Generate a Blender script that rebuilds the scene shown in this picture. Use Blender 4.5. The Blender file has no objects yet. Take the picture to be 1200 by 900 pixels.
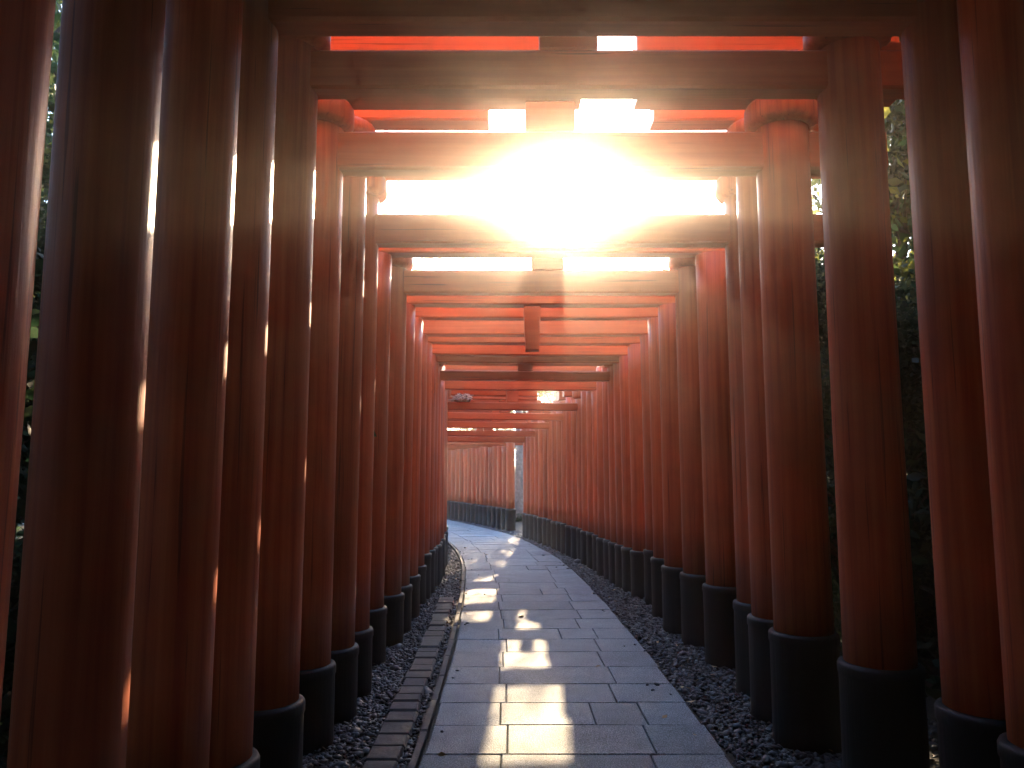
import bpy, bmesh, math, random
import numpy as np
from mathutils import Vector, Matrix

random.seed(7)
RNG = np.random.default_rng(11)
R = math.radians
scene = bpy.context.scene
COL = scene.collection

# ------------------------------------------------------------------ helpers
def link(o, parent=None):
    COL.objects.link(o)
    if parent is not None:
        o.parent = parent
    return o

def tag(o, label=None, cat=None, group=None, kind=None):
    if label: o['label'] = label
    if cat: o['category'] = cat
    if group: o['group'] = group
    if kind: o['kind'] = kind
    return o

def empty(name, loc, rz=0.0):
    o = bpy.data.objects.new(name, None)
    o.empty_display_size = 0.3
    o.location = loc
    o.rotation_euler = (0, 0, rz)
    return link(o)

def mesh_obj(name, verts, faces, mat, parent=None, smooth=False):
    me = bpy.data.meshes.new(name)
    me.from_pydata([tuple(v) for v in verts], [], [tuple(f) for f in faces])
    me.update()
    if smooth:
        me.polygons.foreach_set('use_smooth', [True] * len(me.polygons))
    if mat is not None:
        me.materials.append(mat)
    o = bpy.data.objects.new(name, me)
    return link(o, parent)

def np_mesh(name, V, F, mat, parent=None, smooth=False):
    """V (n,3), F (m,k) with constant k"""
    me = bpy.data.meshes.new(name)
    n, (m, k) = len(V), F.shape
    me.vertices.add(n)
    me.vertices.foreach_set('co', np.asarray(V, np.float32).ravel())
    me.loops.add(m * k)
    me.loops.foreach_set('vertex_index', F.astype(np.int32).ravel())
    me.polygons.add(m)
    me.polygons.foreach_set('loop_start', np.arange(0, m * k, k, dtype=np.int32))
    me.update(calc_edges=True)
    if smooth:
        me.polygons.foreach_set('use_smooth', [True] * m)
    me.materials.append(mat)
    o = bpy.data.objects.new(name, me)
    return link(o, parent)

def lathe(rings, seg=28, close=True, wob=0.0, rnd=None):
    """rings: list of (cx, cy, z, r). returns verts, faces"""
    V, F = [], []
    ph = [rnd.uniform(0, 6.28) for _ in range(3)] if rnd else [0, 0, 0]
    for (cx, cy, z, r) in rings:
        for i in range(seg):
            a = 2 * math.pi * i / seg
            rr = r * (1 + wob * (math.sin(2 * a + ph[0]) + 0.6 * math.sin(3 * a + ph[1]) + .5 * math.sin(5 * a + ph[2])))
            V.append((cx + rr * math.cos(a), cy + rr * math.sin(a), z))
    for k in range(len(rings) - 1):
        for i in range(seg):
            j = (i + 1) % seg
            F.append((k * seg + i, k * seg + j, (k + 1) * seg + j, (k + 1) * seg + i))
    if close:
        F.append(tuple(range(seg - 1, -1, -1)))
        b = (len(rings) - 1) * seg
        F.append(tuple(b + i for i in range(seg)))
    return V, F

def beam_mesh(x0, x1, y0, y1, z0, z1, bev=0.012, n=1, rise=None, slant=0.0):
    """a timber laid along local x, chamfered along its length; rise(x) lifts it, slant leans its ends outwards at the top"""
    prof = []
    b = bev
    for (u, v) in ((y0 + b, z0), (y1 - b, z0), (y1, z0 + b), (y1, z1 - b), (y1 - b, z1), (y0 + b, z1), (y0, z1 - b), (y0, z0 + b)):
        prof.append((u, v))
    V, F = [], []
    k = len(prof)
    for i in range(n + 1):
        t = i / n
        x = x0 + (x1 - x0) * t
        dz = rise(x) if rise else 0.0
        for (u, v) in prof:
            s = 0.0
            if slant:
                s = slant * (v - z0) / (z1 - z0) * (-1 if i == 0 else (1 if i == n else 0))
            V.append((x + s, u, v + dz))
    for i in range(n):
        for j in range(k):
            jj = (j + 1) % k
            F.append((i * k + j, (i + 1) * k + j, (i + 1) * k + jj, i * k + jj))
    F.append(tuple(range(k)))
    F.append(tuple(n * k + j for j in range(k - 1, -1, -1)))
    return V, F

# ------------------------------------------------------------------ materials
def new_mat(name):
    m = bpy.data.materials.new(name)
    m.use_nodes = True
    nt = m.node_tree
    nt.nodes.clear()
    out = nt.nodes.new('ShaderNodeOutputMaterial')
    return m, nt, out

def N(nt, typ, **kw):
    n = nt.nodes.new(typ)
    for k, v in kw.items():
        setattr(n, k, v)
    return n

def ramp(nt, fac, stops):
    r = N(nt, 'ShaderNodeValToRGB')
    el = r.color_ramp.elements
    while len(el) < len(stops):
        el.new(0.5)
    for e, (p, c) in zip(el, stops):
        e.position = p
        e.color = (*c, 1) if len(c) == 3 else c
    nt.links.new(fac, r.inputs[0])
    return r

def noise(nt, vec, scale, detail=4, rough=.55, dist=0):
    n = N(nt, 'ShaderNodeTexNoise')
    n.inputs['Scale'].default_value = scale
    n.inputs['Detail'].default_value = detail
    n.inputs['Roughness'].default_value = rough
    n.inputs['Distortion'].default_value = dist
    if vec is not None:
        nt.links.new(vec, n.inputs['Vector'])
    return n

def mapping(nt, vec, scale=(1, 1, 1)):
    m = N(nt, 'ShaderNodeMapping')
    m.inputs['Scale'].default_value = scale
    nt.links.new(vec, m.inputs['Vector'])
    return m

def painted_wood(name, c0, c1, c2, scale, rough=(.3, .5), bump=.25):
    m, nt, out = new_mat(name)
    tc = N(nt, 'ShaderNodeTexCoord')
    oi = N(nt, 'ShaderNodeObjectInfo')
    add = N(nt, 'ShaderNodeVectorMath', operation='MULTIPLY_ADD')
    comb = N(nt, 'ShaderNodeCombineXYZ')
    for i in range(3):
        nt.links.new(oi.outputs['Random'], comb.inputs[i])
    nt.links.new(comb.outputs[0], add.inputs[0])
    add.inputs[1].default_value = (37, 23, 51)
    nt.links.new(tc.outputs['Object'], add.inputs[2])
    grain = noise(nt, mapping(nt, add.outputs[0], scale).outputs[0], 1.0, 6, .6, .3)
    blotch = noise(nt, add.outputs[0], 2.2, 5, .6)
    base = ramp(nt, grain.outputs['Fac'], [(.32, c0), (.5, c1), (.68, c2)])
    mix = N(nt, 'ShaderNodeMix', data_type='RGBA', blend_type='MULTIPLY')
    br = ramp(nt, blotch.outputs['Fac'], [(.3, (.72, .70, .68)), (.62, (1, 1, 1))])
    mix.inputs['Factor'].default_value = .8
    nt.links.new(base.outputs[0], mix.inputs['A'])
    nt.links.new(br.outputs[0], mix.inputs['B'])
    crack = noise(nt, mapping(nt, add.outputs[0], tuple(q * 2.3 if q > 5 else q * 1.6 for q in scale)).outputs[0], 1.0, 3, .5, .15)
    cr = ramp(nt, crack.outputs['Fac'], [(.30, (.30, .26, .24)), (.345, (1, 1, 1))])
    mix2 = N(nt, 'ShaderNodeMix', data_type='RGBA', blend_type='MULTIPLY')
    mix2.inputs['Factor'].default_value = .75
    nt.links.new(mix.outputs['Result'], mix2.inputs['A'])
    nt.links.new(cr.outputs[0], mix2.inputs['B'])
    mix = mix2
    hsv = N(nt, 'ShaderNodeHueSaturation')
    mr = N(nt, 'ShaderNodeMapRange')
    mr.inputs['To Min'].default_value = .74
    mr.inputs['To Max'].default_value = 1.14
    nt.links.new(oi.outputs['Random'], mr.inputs['Value'])
    nt.links.new(mr.outputs[0], hsv.inputs['Value'])
    nt.links.new(mix.outputs['Result'], hsv.inputs['Color'])
    p = N(nt, 'ShaderNodeBsdfPrincipled')
    nt.links.new(hsv.outputs[0], p.inputs['Base Color'])
    p.inputs['Specular IOR Level'].default_value = .35
    rr = N(nt, 'ShaderNodeMapRange')
    rr.inputs['To Min'].default_value = rough[0]
    rr.inputs['To Max'].default_value = rough[1]
    nt.links.new(grain.outputs['Fac'], rr.inputs['Value'])
    nt.links.new(rr.outputs[0], p.inputs['Roughness'])
    bp = N(nt, 'ShaderNodeBump')
    bp.inputs['Strength'].default_value = bump
    bp.inputs['Distance'].default_value = .012
    nt.links.new(grain.outputs['Fac'], bp.inputs['Height'])
    nt.links.new(bp.outputs[0], p.inputs['Normal'])
    nt.links.new(p.outputs[0], out.inputs[0])
    return m

VERM = ((.38, .064, .020), (.52, .112, .034), (.60, .148, .050))
M = {}
M['post'] = painted_wood('vermilion_post', *VERM, scale=(26, 26, .55), rough=(.40, .58), bump=.25)
M['beam'] = painted_wood('vermilion_beam', (.46, .092, .028), (.53, .114, .035), (.58, .136, .045), scale=(.7, 22, 22), rough=(.42, .58), bump=.15)
M['black'] = painted_wood('black_sleeve', (.003, .006, .008), (.005, .010, .013), (.010, .017, .021), scale=(30, 30, 1.2), rough=(.45, .7), bump=.4)
M['black_top'] = painted_wood('black_board', (.010, .011, .013), (.016, .018, .021), (.03, .033, .037), scale=(1, 20, 20), rough=(.4, .6), bump=.3)

def stone_mat():
    m, nt, out = new_mat('granite_slab')
    geo = N(nt, 'ShaderNodeNewGeometry')
    tc = N(nt, 'ShaderNodeTexCoord')
    speck = noise(nt, tc.outputs['Object'], 120, 2, .8)
    mid = noise(nt, tc.outputs['Object'], 4.5, 6, .62)
    big = noise(nt, tc.outputs['Object'], .9, 4, .5)
    base = ramp(nt, speck.outputs['Fac'], [(.36, (.055, .080, .092)), (.5, (.145, .188, .208)), (.62, (.33, .39, .41))])
    st = ramp(nt, mid.outputs['Fac'], [(.3, (.68, .68, .67)), (.65, (1.05, 1.05, 1.05))])
    mx = N(nt, 'ShaderNodeMix', data_type='RGBA', blend_type='MULTIPLY')
    mx.inputs['Factor'].default_value = 1
    nt.links.new(base.outputs[0], mx.inputs['A'])
    nt.links.new(st.outputs[0], mx.inputs['B'])
    hsv = N(nt, 'ShaderNodeHueSaturation')
    mr = N(nt, 'ShaderNodeMapRange')
    mr.inputs['To Min'].default_value = .84
    mr.inputs['To Max'].default_value = 1.12
    nt.links.new(geo.outputs['Random Per Island'], mr.inputs['Value'])
    nt.links.new(mr.outputs[0], hsv.inputs['Value'])
    nt.links.new(mx.outputs['Result'], hsv.inputs['Color'])
    p = N(nt, 'ShaderNodeBsdfPrincipled')
    nt.links.new(hsv.outputs[0], p.inputs['Base Color'])
    rr = N(nt, 'ShaderNodeMapRange')
    rr.inputs['To Min'].default_value = .55
    rr.inputs['To Max'].default_value = .82
    nt.links.new(big.outputs['Fac'], rr.inputs['Value'])
    nt.links.new(rr.outputs[0], p.inputs['Roughness'])
    bp = N(nt, 'ShaderNodeBump')
    bp.inputs['Strength'].default_value = .8
    bp.inputs['Distance'].default_value = .008
    nt.links.new(speck.outputs['Fac'], bp.inputs['Height'])
    nt.links.new(bp.outputs[0], p.inputs['Normal'])
    nt.links.new(p.outputs[0], out.inputs[0])
    return m
M['stone'] = stone_mat()

def simple_noise_mat(name, stops, scale, rough=.8, bump=.5, dist=.02, island=None):
    m, nt, out = new_mat(name)
    tc = N(nt, 'ShaderNodeTexCoord')
    n = noise(nt, tc.outputs['Object'], scale, 6, .65)
    c = ramp(nt, n.outputs['Fac'], stops)
    col = c.outputs[0]
    if island:
        geo = N(nt, 'ShaderNodeNewGeometry')
        hsv = N(nt, 'ShaderNodeHueSaturation')
        mr = N(nt, 'ShaderNodeMapRange')
        mr.inputs['To Min'].default_value, mr.inputs['To Max'].default_value = island
        nt.links.new(geo.outputs['Random Per Island'], mr.inputs['Value'])
        nt.links.new(mr.outputs[0], hsv.inputs['Value'])
        nt.links.new(col, hsv.inputs['Color'])
        col = hsv.outputs[0]
    p = N(nt, 'ShaderNodeBsdfPrincipled')
    nt.links.new(col, p.inputs['Base Color'])
    p.inputs['Roughness'].default_value = rough
    bp = N(nt, 'ShaderNodeBump')
    bp.inputs['Strength'].default_value = bump
    bp.inputs['Distance'].default_value = dist
    nt.links.new(n.outputs['Fac'], bp.inputs['Height'])
    nt.links.new(bp.outputs[0], p.inputs['Normal'])
    nt.links.new(p.outputs[0], out.inputs[0])
    return m

M['soil'] = simple_noise_mat('forest_soil', [(.3, (.010, .010, .007)), (.55, (.022, .022, .013)), (.75, (.040, .036, .022))], 14, .9, .8, .03)
M['pebble'] = simple_noise_mat('gravel_stone', [(.3, (.012, .018, .022)), (.6, (.040, .052, .060)), (.8, (.10, .12, .13))], 20, .55, .3, .004, island=(.3, 1.7))
M['edging'] = simple_noise_mat('edging_stone', [(.3, (.006, .010, .012)), (.6, (.017, .021, .024)), (.8, (.04, .044, .046))], 16, .7, .6, .01, island=(.6, 1.3))
M['bark'] = simple_noise_mat('bark', [(.3, (.035, .026, .019)), (.55, (.085, .066, .05)), (.75, (.15, .125, .10))], 9, .9, .9, .03)
M['pale_bark'] = simple_noise_mat('pale_bark', [(.3, (.14, .12, .10)), (.55, (.28, .25, .21)), (.75, (.42, .38, .33))], 9, .85, .8, .03)
M['twig'] = simple_noise_mat('dry_twigs', [(.3, (.45, .41, .34)), (.6, (.66, .62, .54)), (.8, (.8, .77, .7))], 30, .8, .3, .003, island=(.6, 1.3))
M['fallen'] = simple_noise_mat('fallen_leaf', [(.3, (.20, .12, .05)), (.6, (.38, .27, .12)), (.8, (.55, .45, .28))], 12, .7, .2, .003, island=(.5, 1.4))

def leaf_mat(name, dark, mid, light, trans):
    m, nt, out = new_mat(name)
    geo = N(nt, 'ShaderNodeNewGeometry')
    c = ramp(nt, geo.outputs['Random Per Island'], [(0, dark), (.55, mid), (1, light)])
    d = N(nt, 'ShaderNodeBsdfPrincipled')
    d.inputs['Roughness'].default_value = .6
    d.inputs['Specular IOR Level'].default_value = .2
    nt.links.new(c.outputs[0], d.inputs['Base Color'])
    t = N(nt, 'ShaderNodeBsdfTranslucent')
    hsv = N(nt, 'ShaderNodeHueSaturation')
    hsv.inputs['Hue'].default_value = .475
    hsv.inputs['Value'].default_value = 2.6
    nt.links.new(c.outputs[0], hsv.inputs['Color'])
    nt.links.new(hsv.outputs[0], t.inputs['Color'])
    mx = N(nt, 'ShaderNodeMixShader')
    mx.inputs[0].default_value = trans
    nt.links.new(d.outputs[0], mx.inputs[1])
    nt.links.new(t.outputs[0], mx.inputs[2])
    nt.links.new(mx.outputs[0], out.inputs[0])
    return m
M['leaf'] = leaf_mat('broad_leaf', (.014, .034, .014), (.032, .062, .020), (.105, .115, .022), .45)
M['leaf2'] = leaf_mat('light_leaf', (.035, .055, .014), (.075, .10, .020), (.15, .15, .03), .5)
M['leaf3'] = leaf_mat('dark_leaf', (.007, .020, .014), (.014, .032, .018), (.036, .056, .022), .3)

# ------------------------------------------------------------------ sun, path line
TAN = .3536            # rise of the sun's ray per metre along +Y
SX = .0689             # sideways drift of the ray per metre along +Y
SUN = Vector((SX, 1, TAN)).normalized()

CTRL = [(.30, -8), (.30, -3), (.31, 2), (.33, 5), (.28, 8), (.18, 10.5), (.03, 12.7), (-.25, 14.9), (-.66, 17.1), (-1.18, 19.0),
        (-3.1, 24.0), (-5.3, 27.6), (-8.6, 31.2), (-13.5, 34.2), (-20, 36.5)]
def catmull(P, per=24):
    P = [np.array(p, float) for p in P]
    out = []
    for i in range(len(P) - 1):
        p0 = P[max(i - 1, 0)]; p1 = P[i]; p2 = P[i + 1]; p3 = P[min(i + 2, len(P) - 1)]
        for k in range(per):
            t = k / per
            out.append(.5 * ((2 * p1) + (-p0 + p2) * t + (2 * p0 - 5 * p1 + 4 * p2 - p3) * t * t + (-p0 + 3 * p1 - 3 * p2 + p3) * t ** 3))
    out.append(P[-1])
    return np.array(out)
LINE = catmull(CTRL)
SEG = np.r_[0, np.cumsum(np.linalg.norm(np.diff(LINE, axis=0), axis=1))]
def at_s(s):
    x = np.interp(s, SEG, LINE[:, 0]); y = np.interp(s, SEG, LINE[:, 1])
    e = .25
    dx = np.interp(s + e, SEG, LINE[:, 0]) - np.interp(s - e, SEG, LINE[:, 0])
    dy = np.interp(s + e, SEG, LINE[:, 1]) - np.interp(s - e, SEG, LINE[:, 1])
    return x, y, math.atan2(-dx, dy)            # heading turned left by th
S_OF_Y = lambda y: float(np.interp(y, LINE[:, 1], SEG))

# ------------------------------------------------------------------ sun patches on the paving (x0,x1,y0,y1 on the ground)
PATCH = [(-.15, .33, 4.45, 5.40), (-.11, .29, 5.91, 6.77), (.03, .29, 7.5, 8.15), (-.66, -.2, 8.2, 9.3)]
def openings(cx, cy, th, z0, z1, y_off=0.0):
    """local x ranges of a beam (height z0..z1) that the rays of the sun patches have to pass"""
    r = []
    for (a, b, d0, d1) in PATCH:
        zlo, zhi = TAN * (cy - d1), TAN * (cy - d0)
        if zhi < z0 - .02 or zlo > z1 + .02:
            continue
        k = math.cos(th) - SX * math.sin(th)
        dm = cy - (z0 + z1) / 2 / TAN
        dm = min(max(dm, d0), d1)
        r.append(((a - cx + SX * (cy - dm)) / k, (b - cx + SX * (cy - dm)) / k))
    return r
def segments(x0, x1, cuts):
    segs = [(x0, x1)]
    for (a, b) in cuts:
        ns = []
        for (p, q) in segs:
            if b <= p or a >= q:
                ns.append((p, q)); continue
            if a > p: ns.append((p, a))
            if b < q: ns.append((b, q))
        segs = ns
    return [(p, q) for (p, q) in segs if q - p > .06]

# ------------------------------------------------------------------ torii gates
GRP = 'vermilion torii gates lining the path'
def gate(cx, cy, th, xl, xr, r, zb, H, kind, label, bh=(.40, .58), nuki=.28, gap=.22, lint=.34, ridge=.2, cut=(), lean=.02,
         strut=True, sun_cuts=False, hang=None, depth=.14, cap=True, stub=None, ext=.45):
    """xl, xr: inner faces of the posts at the tie beam (local x); H: underside of the tie beam"""
    rnd = random.Random(int(cy * 1000) + 5)
    root = empty('torii_gate', (cx, cy, zb), th)
    tag(root, label, 'torii gate', GRP)
    if kind == 'tall':
        ztop = H + nuki + gap
    else:
        ztop = H
    ctr = (xl + xr) / 2
    for side, xi in ((-1, xl), (1, xr)):
        xc = xi + side * r
        bt = bh[0] if side < 0 else bh[1]
        lo = xc + side * (lean + rnd.uniform(-.012, .012))
        jit = rnd.uniform(-.018, .018)
        def axis(z):
            t = z / ztop
            return (lo + (xc - lo) * t, jit * (1 - t))
        rings = []
        nz = 7
        for i in range(nz + 1):
            z = bt - .03 + (ztop - bt + .03) * i / nz
            ax, ay = axis(z)
            rings.append((ax, ay, z, r * (1.03 - .05 * i / nz)))
        V, F = lathe(rings, 32, True, .004, rnd)
        post = mesh_obj('post', V, F, M['post'], root, True)
        # black sleeve with a rounded rim
        rb = r * 1.03 + .024
        prof = [(0.0, rb * 1.04), (.05, rb * 1.015), (bt - .06, rb), (bt - .05, rb + .006), (bt - .012, rb + .006), (bt, rb), (bt + .006, rb * .97 - .012)]
        V, F = lathe([(*axis(z), z - (.15 if i == 0 else 0), q) for i, (z, q) in enumerate(prof)], 32, True, .004, rnd)
        mesh_obj('post_sleeve', V, F, M['black'], post, True)
        if kind == 'tall' and cap:
            h = min(.17, gap * .9)
            rc = r + .055
            ax, ay = axis(ztop)
            prof = [(-h, r * .99), (-h + .012, rc - .02), (-h + .04, rc), (-.035, rc), (-.01, rc - .015), (-.002, r * .9)]
            V, F = lathe([(ax, ay, ztop + z, q) for (z, q) in prof], 32, True, 0)
            mesh_obj('post_cap', V, F, M['post'], post, True)
    dd = depth / 2
    if kind == 'tall':
        V, F = beam_mesh(xl - 2 * r - ext, xr + 2 * r + ext, -dd, dd, H, H + nuki, .014)
        mesh_obj('tie_beam', V, F, M['beam'], root)
        for side, xo in ((-1, xl - 2 * r), (1, xr + 2 * r)):      # wedges that lock the tie beam into the posts
            a, b = sorted((xo + side * .0, xo + side * .10))
            V, F = beam_mesh(a, b, -.05, .05, H + nuki + .003, H + nuki + .055, .008)
            mesh_obj('wedge_or_shadow_stub', V, F, M['beam'], root)
        if strut is not False:
            sx = ctr if strut is True else strut
            V, F = beam_mesh(sx - .15, sx + .15, -.06, .06, H + nuki + .003, H + nuki + gap - .003, .01)
            if sun_cuts: V, F = beam_mesh(sx - .10, sx + .10, -.05, .05, H + nuki + .003, H + nuki + gap - .003, .01)
            mesh_obj('strut', V, F, M['beam'], root)
        if stub is not None:  # stub added on the beam to cast the notch in a sun patch
            V, F = beam_mesh(stub[0], stub[1], -.05, .05, H + nuki + .003, H + nuki + stub[2], .008)
            mesh_obj('wedge_or_shadow_stub', V, F, M['beam'], root)
        z0, z1 = H + nuki + gap, H + nuki + gap + lint
    else:
        z0, z1 = H, H + nuki
    over = .55 if kind == 'tall' else .38
    X0, X1 = xl - 2 * r - over, xr + 2 * r + over
    cuts = list(cut)
    if sun_cuts:
        cuts += openings(cx, cy, th, z0, z1)
    half = (X1 - X0) / 2
    upl = lambda x: .05 * max(0, abs(x - ctr) / half - .35) ** 2
    for (a, b) in segments(X0, X1, cuts):
        V, F = beam_mesh(a, b, -dd - .02, dd + .02, z0, z1, .014, n=8, rise=upl)
        mesh_obj('lintel', V, F, M['beam'], root)
    if ridge > 0:
        cuts2 = list(cut)
        if sun_cuts:
            cuts2 += openings(cx, cy, th, z1, z1 + ridge)
        for (a, b) in segments(X0 - .1, X1 + .1, cuts2):
            V, F = beam_mesh(a, b, -dd - .05, dd + .05, z1 + .002, z1 + ridge * .6, .012, n=8, rise=upl, slant=.04)
            kb = mesh_obj('ridge_beam', V, F, M['beam'], root)
            V, F = beam_mesh(a - .03, b + .03, -dd - .08, dd + .08, z1 + ridge * .6 + .002, z1 + ridge, .012, n=8, rise=upl, slant=.03)
            mesh_obj('cover_board', V, F, M['black_top'], kb)
    if hang:
        x, zb_, w = hang
        V, F = beam_mesh(x - w / 2, x + w / 2, -.06, .06, zb_, H - .003, .012)
        V = [((v[0] - x) * (1 if v[2] > zb_ + .1 else .78) + x, v[1], v[2]) for v in V]
        mesh_obj('hanging_strut', V, F, M['beam'], root)
    return root

GRP2 = 'single vermilion posts filling the rows between the far gates'
def lone_post(cx, cy, th, x, r, h, bt, label):
    rnd = random.Random(int(cy * 977) + int(x * 10))
    root = empty('vermilion_post', (cx + x * math.cos(th), cy + x * math.sin(th), 0), th)
    tag(root, label, 'post', GRP2)
    V, F = lathe([(0, 0, bt - .03 + (h - bt + .03) * i / 6, r * (1.03 - .05 * i / 6)) for i in range(7)] + [(0, 0, h + .02, r * .8)], 28, True, .004, rnd)
    mesh_obj('shaft', V, F, M['post'], root, True)
    rb = r * 1.03 + .022
    V, F = lathe([(0, 0, z, q) for z, q in ((-.15, rb * 1.04), (.05, rb * 1.015), (bt - .06, rb), (bt - .05, rb + .006), (bt - .012, rb + .006), (bt, rb), (bt + .006, rb * .97 - .012))], 28, True, .004, rnd)
    mesh_obj('post_sleeve', V, F, M['black'], root, True)

# near gates, measured one by one: (y, xl, xr, H, kind, options, label)
NEAR = [
    (1.10, -1.02, 1.66, 3.36, 'tall', dict(gap=.04, strut=False), 'vermilion torii gate added unseen beside the viewpoint for its shade'),  # unseen gate, added only to shade the near posts
    (1.63, -1.045, 1.66, 3.36, 'tall', dict(r=.132, gap=.04, strut=False), 'torii gate whose dark post fills the far left edge of the photo'),
    (2.08, -1.01, 1.66, 3.36, 'tall', dict(r=.132, gap=.04, strut=False), 'torii gate with the second dark post from the left edge, its beam above the picture'),
    (2.67, -1.00, 1.665, 3.36, 'tall', dict(r=.134, gap=.04, strut=False), 'torii gate whose right post is cut by the right edge of the photo'),
    (3.08, -.997, 1.667, 3.361, 'tall', dict(nuki=.32, gap=.05, strut=False), 'dark torii gate whose wide tie beam closes the top of the photo'),
    (3.80, -1.01, 1.594, 3.437, 'tall', dict(nuki=.21, gap=.18, lint=.44), 'torii gate with the second tie beam from the top, under the thin orange strip'),
    (4.50, -1.026, 1.488, 3.29, 'tall', dict(nuki=.238, gap=.20, lint=.43, ridge=0, cut=[(.42, .76)]), 'torii gate with the third beam from the top, a wide strut in the glare'),
    (4.95, -.97, 1.50, 3.47, 'tall', dict(nuki=.20, gap=.13, lint=.13, ridge=0, strut=False, cut=[(-.155, .94)]), 'torii gate with a bright orange lintel that is open in the middle'),
    (5.50, -.979, 1.568, 3.135, 'tall', dict(nuki=.22, gap=.30, lint=.30, ridge=0, strut=False), 'torii gate with round post caps against the white sky, its beam just below the sun'),
    (6.30, -1.01, 1.542, 3.285, 'plain', dict(nuki=.27, ridge=0), 'plain torii gate with a single beam right behind the beam below the sun'),
    (7.00, -.975, 1.514, 3.115, 'tall', dict(nuki=.217, gap=.15, lint=.26, ridge=0, strut=.33), 'torii gate whose strut stands dark in the lowest white strip of sky'),
    (7.50, -.958, 1.45, 3.111, 'plain', dict(nuki=.27, ridge=0, hang=(.20, 2.66, .17)), 'plain torii gate with a short strut hanging below its beam'),
    (8.20, -.962, 1.471, 3.117, 'plain', dict(nuki=.24, ridge=0), 'plain torii gate with a bright orange beam behind the hanging strut'),
    (9.00, -1.00, 1.52, 3.075, 'plain', dict(nuki=.185, ridge=0), 'plain torii gate with a thin light line above its orange beam'),
]
for (y, xl, xr, H, kind, opt, lab) in NEAR:
    cx = .31
    opt = dict(opt); rad = opt.pop('r', .158)
    gate(cx, y, 0, xl - cx, xr - cx, rad, 0, H, kind, lab, **{**dict(), **{k: ([(a - cx, b - cx) for a, b in v] if k == 'cut' else ((v[0] - cx,) + v[1:] if k == 'hang' else (v - cx if k == 'strut' and v is not False and v is not True else v))) for k, v in opt.items()}})

ORD0 = ['first', 'second', 'third', 'fourth', 'fifth', 'sixth', 'seventh']
for i in range(7):  # unseen gates added behind the viewpoint to keep light out
    gate(.31, .55 - i * .6, 0, -1.33, 1.35, .158, 0, 3.34 + .05 * (i % 3), 'tall', gap=.04, strut=False, label='vermilion torii gate added unseen behind the viewpoint to block light, %s one back' % ORD0[i])

ORD = ['first', 'second', 'third', 'fourth', 'fifth', 'sixth', 'seventh', 'eighth', 'ninth', 'tenth', 'eleventh', 'twelfth',
       'thirteenth', 'fourteenth', 'fifteenth', 'sixteenth', 'seventeenth', 'eighteenth', 'nineteenth', 'twentieth', 'twenty-first', 'twenty-second']
def Hof(y): return float(np.interp(y, [9.42, 9.85, 10.18, 10.5, 12.95, 15, 17.4, 25], [3.04, 2.96, 2.905, 2.71, 2.49, 2.33, 2.10, 2.0]))
TALL = [10.5, 12.95, 14.1, 15.25, 16.4, 17.35]
ys = [9.42, 9.85, 10.18, 10.5, 10.9, 11.3, 11.7, 12.12, 12.53, 12.95, 13.33, 13.72, 14.1, 14.48, 14.86, 15.25, 15.63, 16.02, 16.4, 16.75, 17.05, 17.35]
n_far = len(ys)
for i, y in enumerate(ys):
    cx, cy, th = at_s(S_OF_Y(y))
    hw = float(np.interp(y, [9, 10.5, 12.8, 15, 17.4], [1.24, 1.14, 1.09, 1.03, .98]))
    r = float(np.interp(y, [9, 11, 13, 17], [.15, .13, .118, .112])) * random.uniform(.93, 1.07)
    H = Hof(y)
    tall = y in TALL
    k = n_far - 1 - i
    if tall:
        lab = 'slim torii gate with a strut, %s such gate beyond the bright plain beams' % ORD[TALL.index(y)]
        stub = None
        if 13.5 < y < 15.6:
            p = PATCH[{12.95: 0, 14.1: 1, 15.25: 2}[y]]
            xm = (p[0] + p[1]) / 2 + .02 - cx + SX * (cy - (p[3] + p[2]) / 2)
            w = .055 if y < 15 else .04
            stub = (xm - w, xm + w, .17)
        gate(cx, cy, th, -hw, hw, r, 0, H, 'tall', lab, bh=(.5, .52), nuki=.13, gap=.24, lint=.32 if y < 13 else .2, ridge=0, sun_cuts=True, depth=.14, stub=stub, ext=.25)
    else:
        nt_ = [t for t in TALL if t > y]
        if y < 10.5:
            lab = 'plain bright orange torii gate, %s in front of the first slim gate with a strut' % ORD[[10.18, 9.85, 9.42].index(y)]
            pos = 0
        else:
            prev = [t for t in TALL if t < y][-1]
            pos = 1 if y in (11.3, 12.53, 13.72, 14.86, 16.02, 17.05) else 0
            lab = 'slim plain torii gate right behind the %s slim gate with a strut' % ORD[TALL.index(prev)]
            if y == 11.7: lab = 'slim plain torii gate halfway between the first two slim gates with struts'
            if y == 12.12: lab = 'slim plain torii gate just in front of the gate carrying a pale clump'
        HH = H if y < 10.4 else H + .27
        if pos % 2 == 1:
            for sd, w in ((-1, 'left'), (1, 'right')):
                lone_post(cx, cy, th, sd * (hw + r), r, HH + .1, .51, ('slim post in the %s row just in front of the gate with a pale clump' % w) if y == 12.53 else 'single slim post in the %s row behind the %s slim gate with a strut' % (w, ORD[TALL.index(prev)]))
        else:
            nk = .2
            if y > 10.5:
                HH = Hof(prev) + .17 + TAN * (y - prev) - .03
                nk = .27
                HH, nk = {10.9: (2.98, .25), 11.7: (2.70, .30), 12.12: (2.95, .25)}.get(y, (HH, nk))
            gate(cx, cy, th, -hw, hw, r, 0, HH, 'plain', lab, bh=(.5, .52), nuki=nk, ridge=0, sun_cuts=y > 12.3, depth=.12)
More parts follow.
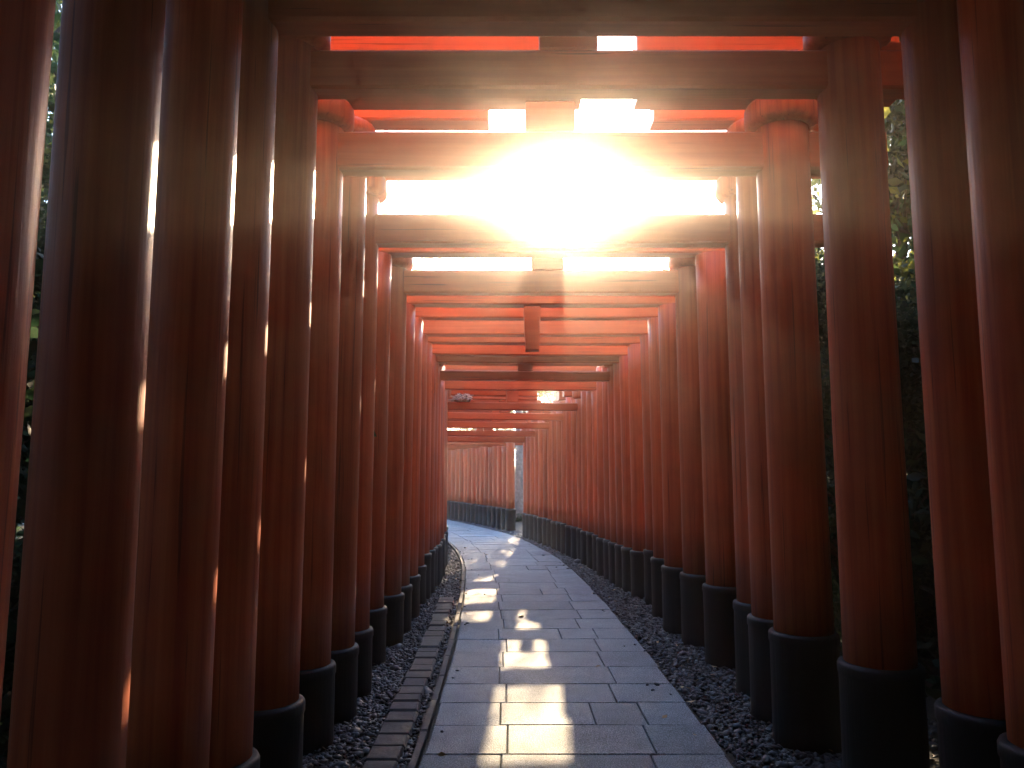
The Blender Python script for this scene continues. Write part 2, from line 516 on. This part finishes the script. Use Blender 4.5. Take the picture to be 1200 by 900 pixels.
# the second run, round the bend, after the gap in the right-hand row
s = S_OF_Y(19.05)
for i in range(22):
    cx, cy, th = at_s(s + i * .375)
    if i % 3 == 1:
        gate(cx, cy, th, -1.12, 1.12, .108, 0, 2.1, 'plain', 'slim sunlit torii gate beyond the bend, %s after the gap in the right row' % ORD[i // 3], bh=(.5, .52),
             nuki=.15, ridge=0, depth=.13)
    else:
        lone_post(cx, cy, th, 1.12 + .108, .108, 2.32, .52, 'sunlit slim post in the far right row beyond the bend, %s after the gap' % ORD[i])

# ------------------------------------------------------------------ paving
def add_box(V, F, P, z0, z1, bev=.005):
    """P: four ground corners (ccw). a slab with a small chamfer"""
    c = sum((Vector(p) for p in P), Vector((0, 0))) / 4
    inn = []
    for p in P:
        p = Vector(p); d = (c - p); inn.append(p + d.normalized() * bev * 1.4)
    b = len(V)
    for p in P: V.append((p[0], p[1], z0))
    for p in P: V.append((p[0], p[1], z1 - bev))
    for p in inn: V.append((p.x, p.y, z1))
    for i in range(4):
        j = (i + 1) % 4
        F.append((b + i, b + j, b + 4 + j, b + 4 + i))
        F.append((b + 4 + i, b + 4 + j, b + 8 + j, b + 8 + i))
    F.append((b + 8, b + 9, b + 10, b + 11))

V, F = [], []
HWP = .80
rp = random.Random(3)
s = 0.0
S_END = SEG[-1] - 3
row = 0
def pt(s, x):
    cx, cy, th = at_s(s)
    return (cx + x * math.cos(th), cy + x * math.sin(th))
while s < S_END:
    L = rp.uniform(.42, .52)
    joint = .0028
    offs = [(-.40, .40), (-.36, .44), (-.41, .16, .46), (-.38, .36), (-.40, .42)][row % 5]
    offs = [o + rp.uniform(-.02, .02) for o in offs]
    xs = [-HWP + .03 * rp.uniform(-.3, .3)] + offs + [HWP + .03 * rp.uniform(-.3, .3)]
    for a, b in zip(xs[:-1], xs[1:]):
        h = .05 + rp.uniform(-.002, .003)
        P = [pt(s + joint, a + joint), pt(s + joint, b - joint), pt(s + L - joint, b - joint), pt(s + L - joint, a + joint)]
        add_box(V, F, P, -.06, h - .05 + .0)
        n = len(V)
        tx, ty = rp.uniform(-.0025, .0025), rp.uniform(-.0025, .0025)
        for q, sg in zip(range(n - 8, n), (tx, ty, -tx, -ty, tx, ty, -tx, -ty)):
            V[q] = (V[q][0], V[q][1], V[q][2] + sg)
    s += L
    row += 1
o = mesh_obj('stone_path', V, F, M['stone'])
o['kind'] = 'structure'

# bedding under the slabs and gravel strips: the ground sheet itself
def path_dist(x, y):
    d = np.hypot(LINE[:, 0] - x, LINE[:, 1] - y)
    i = int(np.argmin(d))
    cx, cy = LINE[i]
    t = LINE[min(i + 1, len(LINE) - 1)] - LINE[max(i - 1, 0)]
    side = 1 if (t[0] * (y - cy) - t[1] * (x - cx)) < 0 else -1
    return float(d[i]), side
def hill(x, y):
    d, side = path_dist(x, y)
    e = max(0.0, d - 2.4)
    ang = math.atan2(x, y)
    if y < -5:
        back = (-5 - y)  # unseen slope behind the viewpoint, added to block light
    else:
        back = 0
    near = max(0.0, min(1.0, (1.0 - y) / 3.0))
    k = (.42 if side > 0 else .2) + near * (.9 if side > 0 else .8)  # banks steepened around the viewpoint to shut out side light
    z = 9 * (1 - math.exp(-e * k / 9))
    # keep the view along the path and towards the sun low
    ahead = max(0.0, min(1.0, (y - 22) / 15)) * math.exp(-((x - .07 * y) / (.35 * max(y, 1))) ** 2)
    z *= 1 - .75 * ahead
    z += 10 * (1 - math.exp(-back * 1.2 / 10))
    z += .25 * math.sin(x * .9 + 1.3) * math.sin(y * .7) * min(1, e / 3)
    return z - .035
def axis_pts(lo, hi, fine_lo, fine_hi, fine, n_out):
    a = list(np.arange(fine_lo, fine_hi, fine))
    g = np.geomspace(fine, hi - fine_hi, n_out)
    return sorted(set([fine_lo - q for q in np.geomspace(fine, fine_lo - lo, n_out)] + a + [fine_hi + q - fine * 0 for q in g] + [fine_hi]))
gx = axis_pts(-900, 900, -16, 16, .5, 24)
gy = axis_pts(-900, 1500, -12, 46, .5, 24)
V = [(x, y, hill(x, y)) for y in gy for x in gx]
nx = len(gx)
F = [(j * nx + i, j * nx + i + 1, (j + 1) * nx + i + 1, (j + 1) * nx + i) for j in range(len(gy) - 1) for i in range(nx - 1)]
o = mesh_obj('ground', V, F, M['soil'], None, True)
o['kind'] = 'structure'

# edging stones along the left of the path
V, F = [], []
s = S_OF_Y(1.0)
while s < S_OF_Y(9.3):
    L = rp.uniform(.16, .24)
    a0 = -HWP - .30 + rp.uniform(-.012, .012); a1 = -HWP - .12 + rp.uniform(-.012, .012)
    P = [pt(s + .006, a0), pt(s + .006, a1), pt(s + L - .006, a1), pt(s + L - .006, a0)]
    add_box(V, F, P, -.1, .005 + rp.uniform(-.006, .01), .012)
    s += L
o = mesh_obj('kerb_edging', V, F, M['edging']); o['kind'] = 'structure'
# dark kerb line along the left of the path
V, F = [], []
s = S_OF_Y(1.0)
while s < S_OF_Y(18.5):
    L = .6
    P = [pt(s, -HWP - .052), pt(s, -HWP - .015), pt(s + L - .004, -HWP - .015), pt(s + L - .004, -HWP - .052)]
    add_box(V, F, P, -.1, .012 + rp.uniform(-.003, .003), .01)
    s += L
o = mesh_obj('kerb', V, F, M['edging']); o['kind'] = 'structure'

# gravel: many small stones, one object
def ico():
    bm = bmesh.new(); bmesh.ops.create_icosphere(bm, subdivisions=1, radius=1)
    v = np.array([p.co[:] for p in bm.verts]); f = np.array([[q.index for q in p.verts] for p in bm.faces]); bm.free()
    return v, f
IV, IF = ico()
def scatter(name, mat, pts, size, flat=.6):
    n = len(pts)
    sc = RNG.lognormal(0, .38, n) * size
    A = np.repeat(IV[None], n, 0) * (1 + RNG.uniform(-.22, .22, (n, 12, 1)))
    A = A * np.stack([RNG.uniform(.75, 1.3, n), RNG.uniform(.75, 1.3, n), RNG.uniform(flat * .7, flat * 1.3, n)], 1)[:, None]
    a = RNG.uniform(0, 6.28, n); tl = RNG.normal(0, .35, n)
    c, s_ = np.cos(a)[:, None], np.sin(a)[:, None]
    z = A[..., 2] + A[..., 0] * tl[:, None]
    X = A[..., 0] * c - A[..., 1] * s_; Y = A[..., 0] * s_ + A[..., 1] * c
    A = np.stack([X, Y, z], -1) * sc[:, None, None] + np.asarray(pts)[:, None]
    Fm = (IF[None] + 12 * np.arange(n)[:, None, None]).reshape(-1, 3)
    return np_mesh(name, A.reshape(-1, 3), Fm, mat)
pts = []
rg = random.Random(8)
def gravel_band(y0, y1, x0, x1, dens, side):
    s0, s1 = S_OF_Y(y0), S_OF_Y(y1)
    for _ in range(int(dens * (s1 - s0) * (x1 - x0))):
        s = rg.uniform(s0, s1); x = side * rg.uniform(x0, x1)
        p = pt(s, x); pts.append((p[0], p[1], -.03 + rg.uniform(-.004, .012)))
for (y0, y1, dens) in ((2.5, 6, 2600), (6, 10, 2000), (10, 15, 1500), (15, 20.5, 1200)):
    gravel_band(y0, y1, .83, 1.45, dens, 1)
    gravel_band(y0, y1, .88, 1.45, dens, -1)
gravel_band(20.5, 27, .83, 1.3, 700, 1)
for (x0, x1, side, d) in ((1.45, 2.6, 1, 500), (1.45, 2.6, -1, 350)):
    gravel_band(2.5, 10, x0, x1, d, side)
for _ in range(50):
    s = rg.uniform(S_OF_Y(2.8), S_OF_Y(16)); x = rg.choice((-1, 1)) * (.83 - abs(rg.gauss(0, .16)))
    p = pt(s, x); pts.append((p[0], p[1], .004))
o = scatter('gravel', M['pebble'], pts, .0125)
tag(o, 'dark grey gravel filling the strips between path and posts', 'gravel', kind='stuff')

# fallen leaves on the gravel and path edges
pl = []
for _ in range(50):
    s = rg.uniform(S_OF_Y(2.8), S_OF_Y(19)); sd = rg.choice((-1, 1, 1)); x = sd * rg.uniform(.80, 1.4)
    p = pt(s, x); pl.append((p[0], p[1], -.008 + rg.uniform(0, .01)))
for _ in range(22):
    s = rg.uniform(S_OF_Y(3.5), S_OF_Y(16)); p = pt(s, rg.choice((-1, 1)) * .8 * (1 - rg.random() ** 2 * .9) ); pl.append((p[0], p[1], .006))
n = len(pl)
def leaf_quads(P, size, up=None, spread=1.0):
    """folded four-corner leaves at points P"""
    P = np.asarray(P, float); n = len(P)
    d = RNG.normal(0, 1, (n, 3)); d[:, 2] *= spread
    d /= np.linalg.norm(d, axis=1, keepdims=True)
    w = RNG.normal(0, 1, (n, 3)); w[:, 2] *= spread
    w -= d * (w * d).sum(1, keepdims=True); w /= np.linalg.norm(w, axis=1, keepdims=True) + 1e-9
    nn = np.cross(d, w)
    sz = (size * RNG.uniform(.6, 1.35, n))[:, None]
    a = P - d * sz * .5; b = P + d * sz * .5
    l = P + w * sz * .27 + nn * sz * .08; r_ = P - w * sz * .27 + nn * sz * .08
    V = np.stack([a, r_, b, l], 1).reshape(-1, 3)
    k = 4 * np.arange(n)[:, None]
    F = np.concatenate([np.concatenate([k, k + 1, k + 2], 1), np.concatenate([k, k + 2, k + 3], 1)])
    return V, F
V, F = leaf_quads(pl, .05, spread=.15)
o = np_mesh('fallen_leaves', V, F, M['fallen'])
tag(o, 'dry fallen leaves scattered on gravel and path edge', 'leaves', kind='stuff')

# ------------------------------------------------------------------ clump lying on a tie beam
gx_, gy_, gth = at_s(S_OF_Y(12.95))
hz = Hof(12.95) + .13
rt = random.Random(4)
V, F = [], []
for k in range(150):
    c = Vector((rt.gauss(0, .075), rt.gauss(0, .05), abs(rt.gauss(.045, .03)) + .004))
    d = Vector((rt.gauss(0, 1), rt.gauss(0, 1), rt.gauss(0, .35))).normalized() * rt.uniform(.04, .10)
    w = d.cross(Vector((0, 0, 1))).normalized() * rt.uniform(.006, .018)
    u = Vector((0, 0, .006))
    b = len(V)
    for q in (c - d, c + d):
        for e in (w + u, -w + u, -w - u, w - u):
            z = q + e; V.append((z.x, z.y, max(z.z, .002)))
    F += [(b, b + 1, b + 2, b + 3), (b + 7, b + 6, b + 5, b + 4)] + [(b + i, b + 4 + i, b + 4 + (i + 1) % 4, b + (i + 1) % 4) for i in range(4)]
cl = mesh_obj('twig_clump', V, F, M['twig'])
lx = -.86
cl.location = (gx_ + lx * math.cos(gth), gy_ + lx * math.sin(gth), hz + .002)
tag(cl, 'small pale ragged clump lying on the left end of a far tie beam', 'twig clump')

# ------------------------------------------------------------------ trees
def tube(V, F, pts, radii, seg=10):
    b0 = len(V)
    for i, (p, r) in enumerate(zip(pts, radii)):
        p = Vector(p)
        d = (Vector(pts[min(i + 1, len(pts) - 1)]) - Vector(pts[max(i - 1, 0)])).normalized()
        u = d.cross(Vector((.31, .95, .1))).normalized(); v = d.cross(u)
        for k in range(seg):
            a = 2 * math.pi * k / seg
            q = p + (u * math.cos(a) + v * math.sin(a)) * r
            V.append(tuple(q))
    for i in range(len(pts) - 1):
        for k in range(seg):
            kk = (k + 1) % seg
            F.append((b0 + i * seg + k, b0 + i * seg + kk, b0 + (i + 1) * seg + kk, b0 + (i + 1) * seg + k))

def tree_meshes(seed, h, crown0, rad, n_leaf, leaf, lmat, bark, trunk_r, clumps=60, spread=.42):
    rt = random.Random(seed)
    V, F = [], []
    pts, rr = [], []
    lx, ly = rt.uniform(-.4, .4), rt.uniform(-.4, .4)
    for i in range(9):
        t = i / 8
        pts.append((lx * t * t + .08 * math.sin(5 * t + seed), ly * t * t + .08 * math.cos(4 * t), h * .93 * t - (.3 if i == 0 else 0)))
        rr.append(trunk_r * (1 - .85 * t) * (1.35 if i == 0 else 1))
    tube(V, F, pts, rr, 12)
    cl = []
    for i in range(clumps):
        t = rt.uniform(0, 1)
        z = crown0 + (h - crown0) * t
        prof = math.sin(math.pi * min(1, .18 + .82 * t)) ** .7
        q = rad * prof * rt.uniform(.35, 1.08)
        a = rt.uniform(0, 6.283)
        base = Vector(pts[0]).lerp(Vector(pts[-1]), min(.95, (z * .8) / h))
        c = Vector((base.x + q * math.cos(a), base.y + q * math.sin(a), z))
        cl.append((c, rt.uniform(.6, 1.25)))
        if i % 2 == 0:
            j = min(8, max(1, int(z * .8 / h * 8)))
            b = Vector(pts[j])
            mid = b.lerp(c, .5) + Vector((0, 0, -.15 * q * .5))
            tube(V, F, [b, mid, c], [rr[j] * .42, rr[j] * .26, .012], 6)
    per = n_leaf // clumps
    P = []
    for (c, w) in cl:
        m = int(per * w)
        g = RNG.normal(0, 1, (m, 3)) * np.array([spread * w, spread * w, spread * w * .62])
        P.append(np.array(c[:]) + g)
    P = np.concatenate(P)
    LV, LF = leaf_quads(P, leaf)
    return (V, F, bark), (LV, LF, lmat)

PROTO = {}
def proto(kind, *a):
    (V, F, bark), (LV, LF, lm) = tree_meshes(*a)
    t = mesh_obj('trunk', V, F, bark, None, True)
    c = np_mesh('crown', LV, LF, lm)
    PROTO[kind] = (t, c)
#      kind     seed  h  crown0 rad n_leaf leaf
proto('broad', 1, 8.5, 1.6, 2.6, 26000, .13, M['leaf'], M['bark'], .16, 75)
proto('light', 2, 9.5, 2.2, 2.4, 20000, .12, M['leaf2'], M['bark'], .14, 60)
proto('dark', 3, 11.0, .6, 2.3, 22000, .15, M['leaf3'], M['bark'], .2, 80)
proto('sparse', 5, 10.0, 4.2, 2.7, 5200, .13, M['leaf'], M['bark'], .13, 42, .36)
proto('shade_canopy', 9, 11.0, 5.2, 3.4, 26000, .22, M['leaf3'], M['bark'], .24, 90, .55)
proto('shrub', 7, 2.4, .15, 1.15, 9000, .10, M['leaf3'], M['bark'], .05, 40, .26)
used = set()
def tree(kind, x, y, sc, rz, label, group, cat='tree', z=None, name=None):
    root = empty(name or 'leafy_tree', (x, y, hill(x, y) - .05 if z is None else z), rz)
    root.scale = (sc, sc, sc)
    tag(root, label, cat, group)
    for o in PROTO[kind]:
        if (kind, o.name) not in used:
            used.add((kind, o.name)); c = o
        else:
            c = o.copy(); COL.objects.link(c)
        c.parent = root
    return root

G1 = 'trees behind the right-hand posts'
G2 = 'trees behind the left-hand posts'
G3 = 'trees beyond the bend ahead'
T = [
    ('light', 5.4, 9.2, .92, .4, 'sunlit yellow-green tree right behind the third right post', G1),
    ('broad', 5.2, 6.3, .95, 2.1, 'green tree between the two right posts with orange sun patches', G1),
    ('dark', 5.0, 3.6, .85, 1.0, 'dark dense tree beside the right edge of the photo', G1),
    ('dark', 8.2, 7.6, 1.05, 3.0, 'tall dark tree up the right slope behind the green one', G1),
    ('light', 8.0, 12.5, 1.0, 5.0, 'pale green tree far up the right slope', G1),
    ('dark', 2.85, 8.3, .40, 1.2, 'slim dark tree added to block sun beside the third right post', G1),  # slim trees here are added to stop sun running along the right row
    ('dark', 2.9, 11.0, .46, 3.2, 'slim dark tree added to block sun beside the middle of the right row', G1),
    ('dark', 2.75, 6.2, .30, 4.4, 'small dark tree added to block sun between shrub and right row', G1),
    ('dark', 3.9, 4.9, .45, 2.2, 'low dark tree just outside the two nearest right posts', G1),
    ('dark', 3.9, 2.4, .5, 3.2, 'low dark tree just outside the right edge post', G1),
    ('dark', 4.0, 7.6, .5, 5.2, 'low dark tree between the green tree and the yellow-green one', G1),
    ('broad', 4.6, 19.5, .5, 4.0, 'low green tree outside the gap in the right row', G1),
    ('sparse', -4.4, 5.2, .95, 1.2, 'thin tree with bare twigs against bright sky at far left', G2),
    ('light', -4.6, 9.0, .95, 2.4, 'yellow leafed tree glimpsed between second and third left posts', G2),
    ('dark', -3.4, 4.6, .37, 2.3, 'low dark tree added behind the near left posts to block side light', G2),  # dark trees added behind the left posts to block sky light from the side
    ('dark', -3.5, 7.2, .5, 4.3, 'dark tree added to block side light at the left row before its middle', G2),
    ('dark', -4.6, 3.2, .9, 5.1, 'tall dark tree added to block side light behind the second dark post from the left edge', G2),
    ('dark', -4.3, 9.6, .62, .1, 'dark tree added to block side light behind the left row, right of the bright slit', G2),
    ('broad', 2.7, 41, .8, 1.6, 'low hazy tree beyond the bend, under the sun', G3),
    ('dark', .45, 27.5, .48, 1.1, 'small dark tree added to shade the bend, behind the pale trunk in the gap', G3),  # added to shade the sunny strip of path at the bend
    ('dark', -2.35, 7.4, .36, .9, 'slim dark tree added to block sun beside the left row', G2),  # slim trees here are added to stop sun outside the left row
    ('dark', -2.45, 9.8, .40, 2.9, 'slim dark tree added to block sun beside the left row, farther from the viewpoint', G2),
    ('dark', -2.5, 5.4, .30, 3.7, 'small dark tree added to block sun between shrub and left row', G2),
    ('broad', -1.6, 36, .85, 2.6, 'low hazy tree seen through the last gates before the bend', G3),
    ('dark', 10.5, 10.5, 1.1, 1.3, 'dark tree high on the right slope behind the yellow-green one', G1),
    ('dark', 10.2, 4.6, 1.1, 0.2, 'dark tree high on the right slope near the right edge', G1),
    ('dark', -5.6, 2.2, .85, .3, 'dark bushy tree behind the nearest left posts', G2),
    ('broad', -7.5, 13.5, 1.0, 3.3, 'green tree behind the middle of the left row', G2),
    ('sparse', -9.0, 52, 2.7, .8, 'hazy tree with open branches in the sky strip left of the sun', G3),
    ('light', -15, 50, 1.9, 1.9, 'hazy pale tree beyond the left row, left of the open one', G3),
    ('broad', 17, 50, 1.7, 3.9, 'hazy green tree behind the right post caps', G3),
]
T += [  # unseen trees added to keep sky light off the nearest gates
    ('shade_canopy', 3.4, 1.0, 1.0, .5, 'tall dark tree added out of view to shade the nearest gates from the right', G1),
    ('shade_canopy', -2.9, 1.2, 1.0, 1.7, 'tall dark tree added out of view to shade the nearest gates from the left', G2),
    ('shade_canopy', 3.5, -3.4, 1.1, 2.9, 'tall light-blocking tree added behind the viewpoint on its right', G1),
    ('shade_canopy', -3.0, -3.0, 1.1, 4.1, 'tall light-blocking tree added behind the viewpoint on its left', G2),
    ('shade_canopy', .4, -6.6, 1.0, 5.3, 'tall dark tree added to block light on the path behind the viewpoint', G2),
]
for t in T:
    tree(*t)
sh = [(3.6, 3.2, 1.0), (3.9, 5.0, 1.1), (3.7, 6.8, 1.05), (4.1, 8.4, 1.15), (3.8, 10.3, 1.0), (-3.2, 3.0, 1.0), (-3.4, 5.2, 1.1), (-3.3, 8.0, 1.0)]
shl = ['dark shrub below the post at the right edge', 'dark shrub between the two nearest right posts', 'dark shrub below the sunlit green tree', 'dark shrub behind the third right post',
       'dark shrub at the foot of the yellow-green tree', 'dark shrub behind the nearest left posts', 'dark shrub below the thin twiggy tree', 'dark shrub below the yellow leafed tree at left']
for (x, y, sc), l in zip(sh, shl):
    tree('shrub', x, y, sc, x * y, l, 'shrubs along the outside of the posts', 'shrub', name='shrub')

# pale trunk seen in the gap of the right-hand row
V, F = [], []
pts_ = [(0, 0, -.3), (.01, 0, .8), (.03, .02, 2), (.0, .03, 3.4), (.05, 0, 5)]
tube(V, F, pts_, [.20, .135, .125, .11, .09], 14)
rt_ = empty('bare_tree', (.20, 22.6, hill(.20, 22.6)))
tag(rt_, 'pale tree trunk standing in the gap between the two post rows', 'tree', G3)
mesh_obj('trunk', V, F, M['pale_bark'], rt_, True)
V, F = leaf_quads(RNG.normal(0, 1, (2500, 3)) * np.array([.9, .9, .8]) + np.array([0, 0, 5.2]), .12)
np_mesh('crown', V, F, M['leaf2'], rt_)

# undergrowth on the slopes
P = []
for _ in range(40000):
    sd = 1 if rg.random() < .55 else -1
    s_ = rg.uniform(S_OF_Y(-6), S_OF_Y(24)); x = sd * (2.3 + abs(rg.gauss(0, 2.4)))
    q = pt(s_, x)
    P.append((q[0], q[1]))
P = [(x, y, hill(x, y) + .03 + abs(rg.gauss(0, .13))) for (x, y) in P]
V, F = leaf_quads(P, .13, spread=.6)
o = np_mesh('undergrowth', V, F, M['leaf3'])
tag(o, 'dark low undergrowth covering the slopes outside the posts', 'undergrowth', kind='stuff')

# ------------------------------------------------------------------ haze
def haze(density, g):
    x0, x1, y0, y1, z0, z1 = -45, 45, -30, 75, -1.2, 31
    V = [(x, y, z) for z in (z0, z1) for y in (y0, y1) for x in (x0, x1)]
    F = [(0, 2, 3, 1), (4, 5, 7, 6), (0, 1, 5, 4), (2, 6, 7, 3), (0, 4, 6, 2), (1, 3, 7, 5)]
    m, nt, out = new_mat('haze_air')
    v = N(nt, 'ShaderNodeVolumePrincipled')
    v.inputs['Color'].default_value = (1.0, .90, .80, 1)
    v.inputs['Density'].default_value = density
    v.inputs['Anisotropy'].default_value = g
    nt.links.new(v.outputs[0], out.inputs['Volume'])
    o = mesh_obj('haze', V, F, m)
    tag(o, 'thin bright haze hanging in the air along the path', 'haze', kind='stuff')
    return o
HAZE, HG = .0062, .955
if HAZE > 0:
    haze(HAZE, HG)

# ------------------------------------------------------------------ light, sky, camera
w = bpy.data.worlds.new('World'); scene.world = w
w.use_nodes = True
nt = w.node_tree
nt.nodes.clear()
sky = nt.nodes.new('ShaderNodeTexSky'); sky.sky_type = 'NISHITA'
sky.sun_disc = False
el = math.asin(SUN.z)
sky.sun_elevation = el
sky.sun_rotation = math.atan2(SUN.x, SUN.y)
sky.air_density = 1.1; sky.dust_density = .8; sky.ozone_density = 4.0
bg = nt.nodes.new('ShaderNodeBackground'); bg.inputs[1].default_value = .15
ow = nt.nodes.new('ShaderNodeOutputWorld')
nt.links.new(sky.outputs[0], bg.inputs[0]); nt.links.new(bg.outputs[0], ow.inputs[0])

sl = bpy.data.lights.new('sun', 'SUN'); sl.energy = 2.6; sl.angle = R(.5); sl.color = (1.0, .74, .46)
so = bpy.data.objects.new('sun', sl); link(so)
so.rotation_euler = (-SUN).to_track_quat('-Z', 'Y').to_euler()
so.location = (0, 0, 30)

cam = bpy.data.cameras.new('camera'); cam.sensor_width = 36; cam.lens = 27.0
cam.clip_start = .05; cam.clip_end = 5000
co = bpy.data.objects.new('camera', cam); link(co)
co.location = (0, 0, 1.5); co.rotation_euler = (R(90 + 6.34), 0, 0)
scene.camera = co

vs = scene.view_settings
vs.view_transform = 'Standard'; vs.look = 'None'; vs.gamma = 1; vs.use_curve_mapping = False
vs.exposure = 3.6
cy_ = scene.cycles
cy_.max_bounces = 8; cy_.diffuse_bounces = 6; cy_.glossy_bounces = 3; cy_.transmission_bounces = 4; cy_.volume_bounces = 1
cy_.use_adaptive_sampling = True; cy_.adaptive_threshold = .03
cy_.sample_clamp_indirect = 8
cy_.use_denoising = True
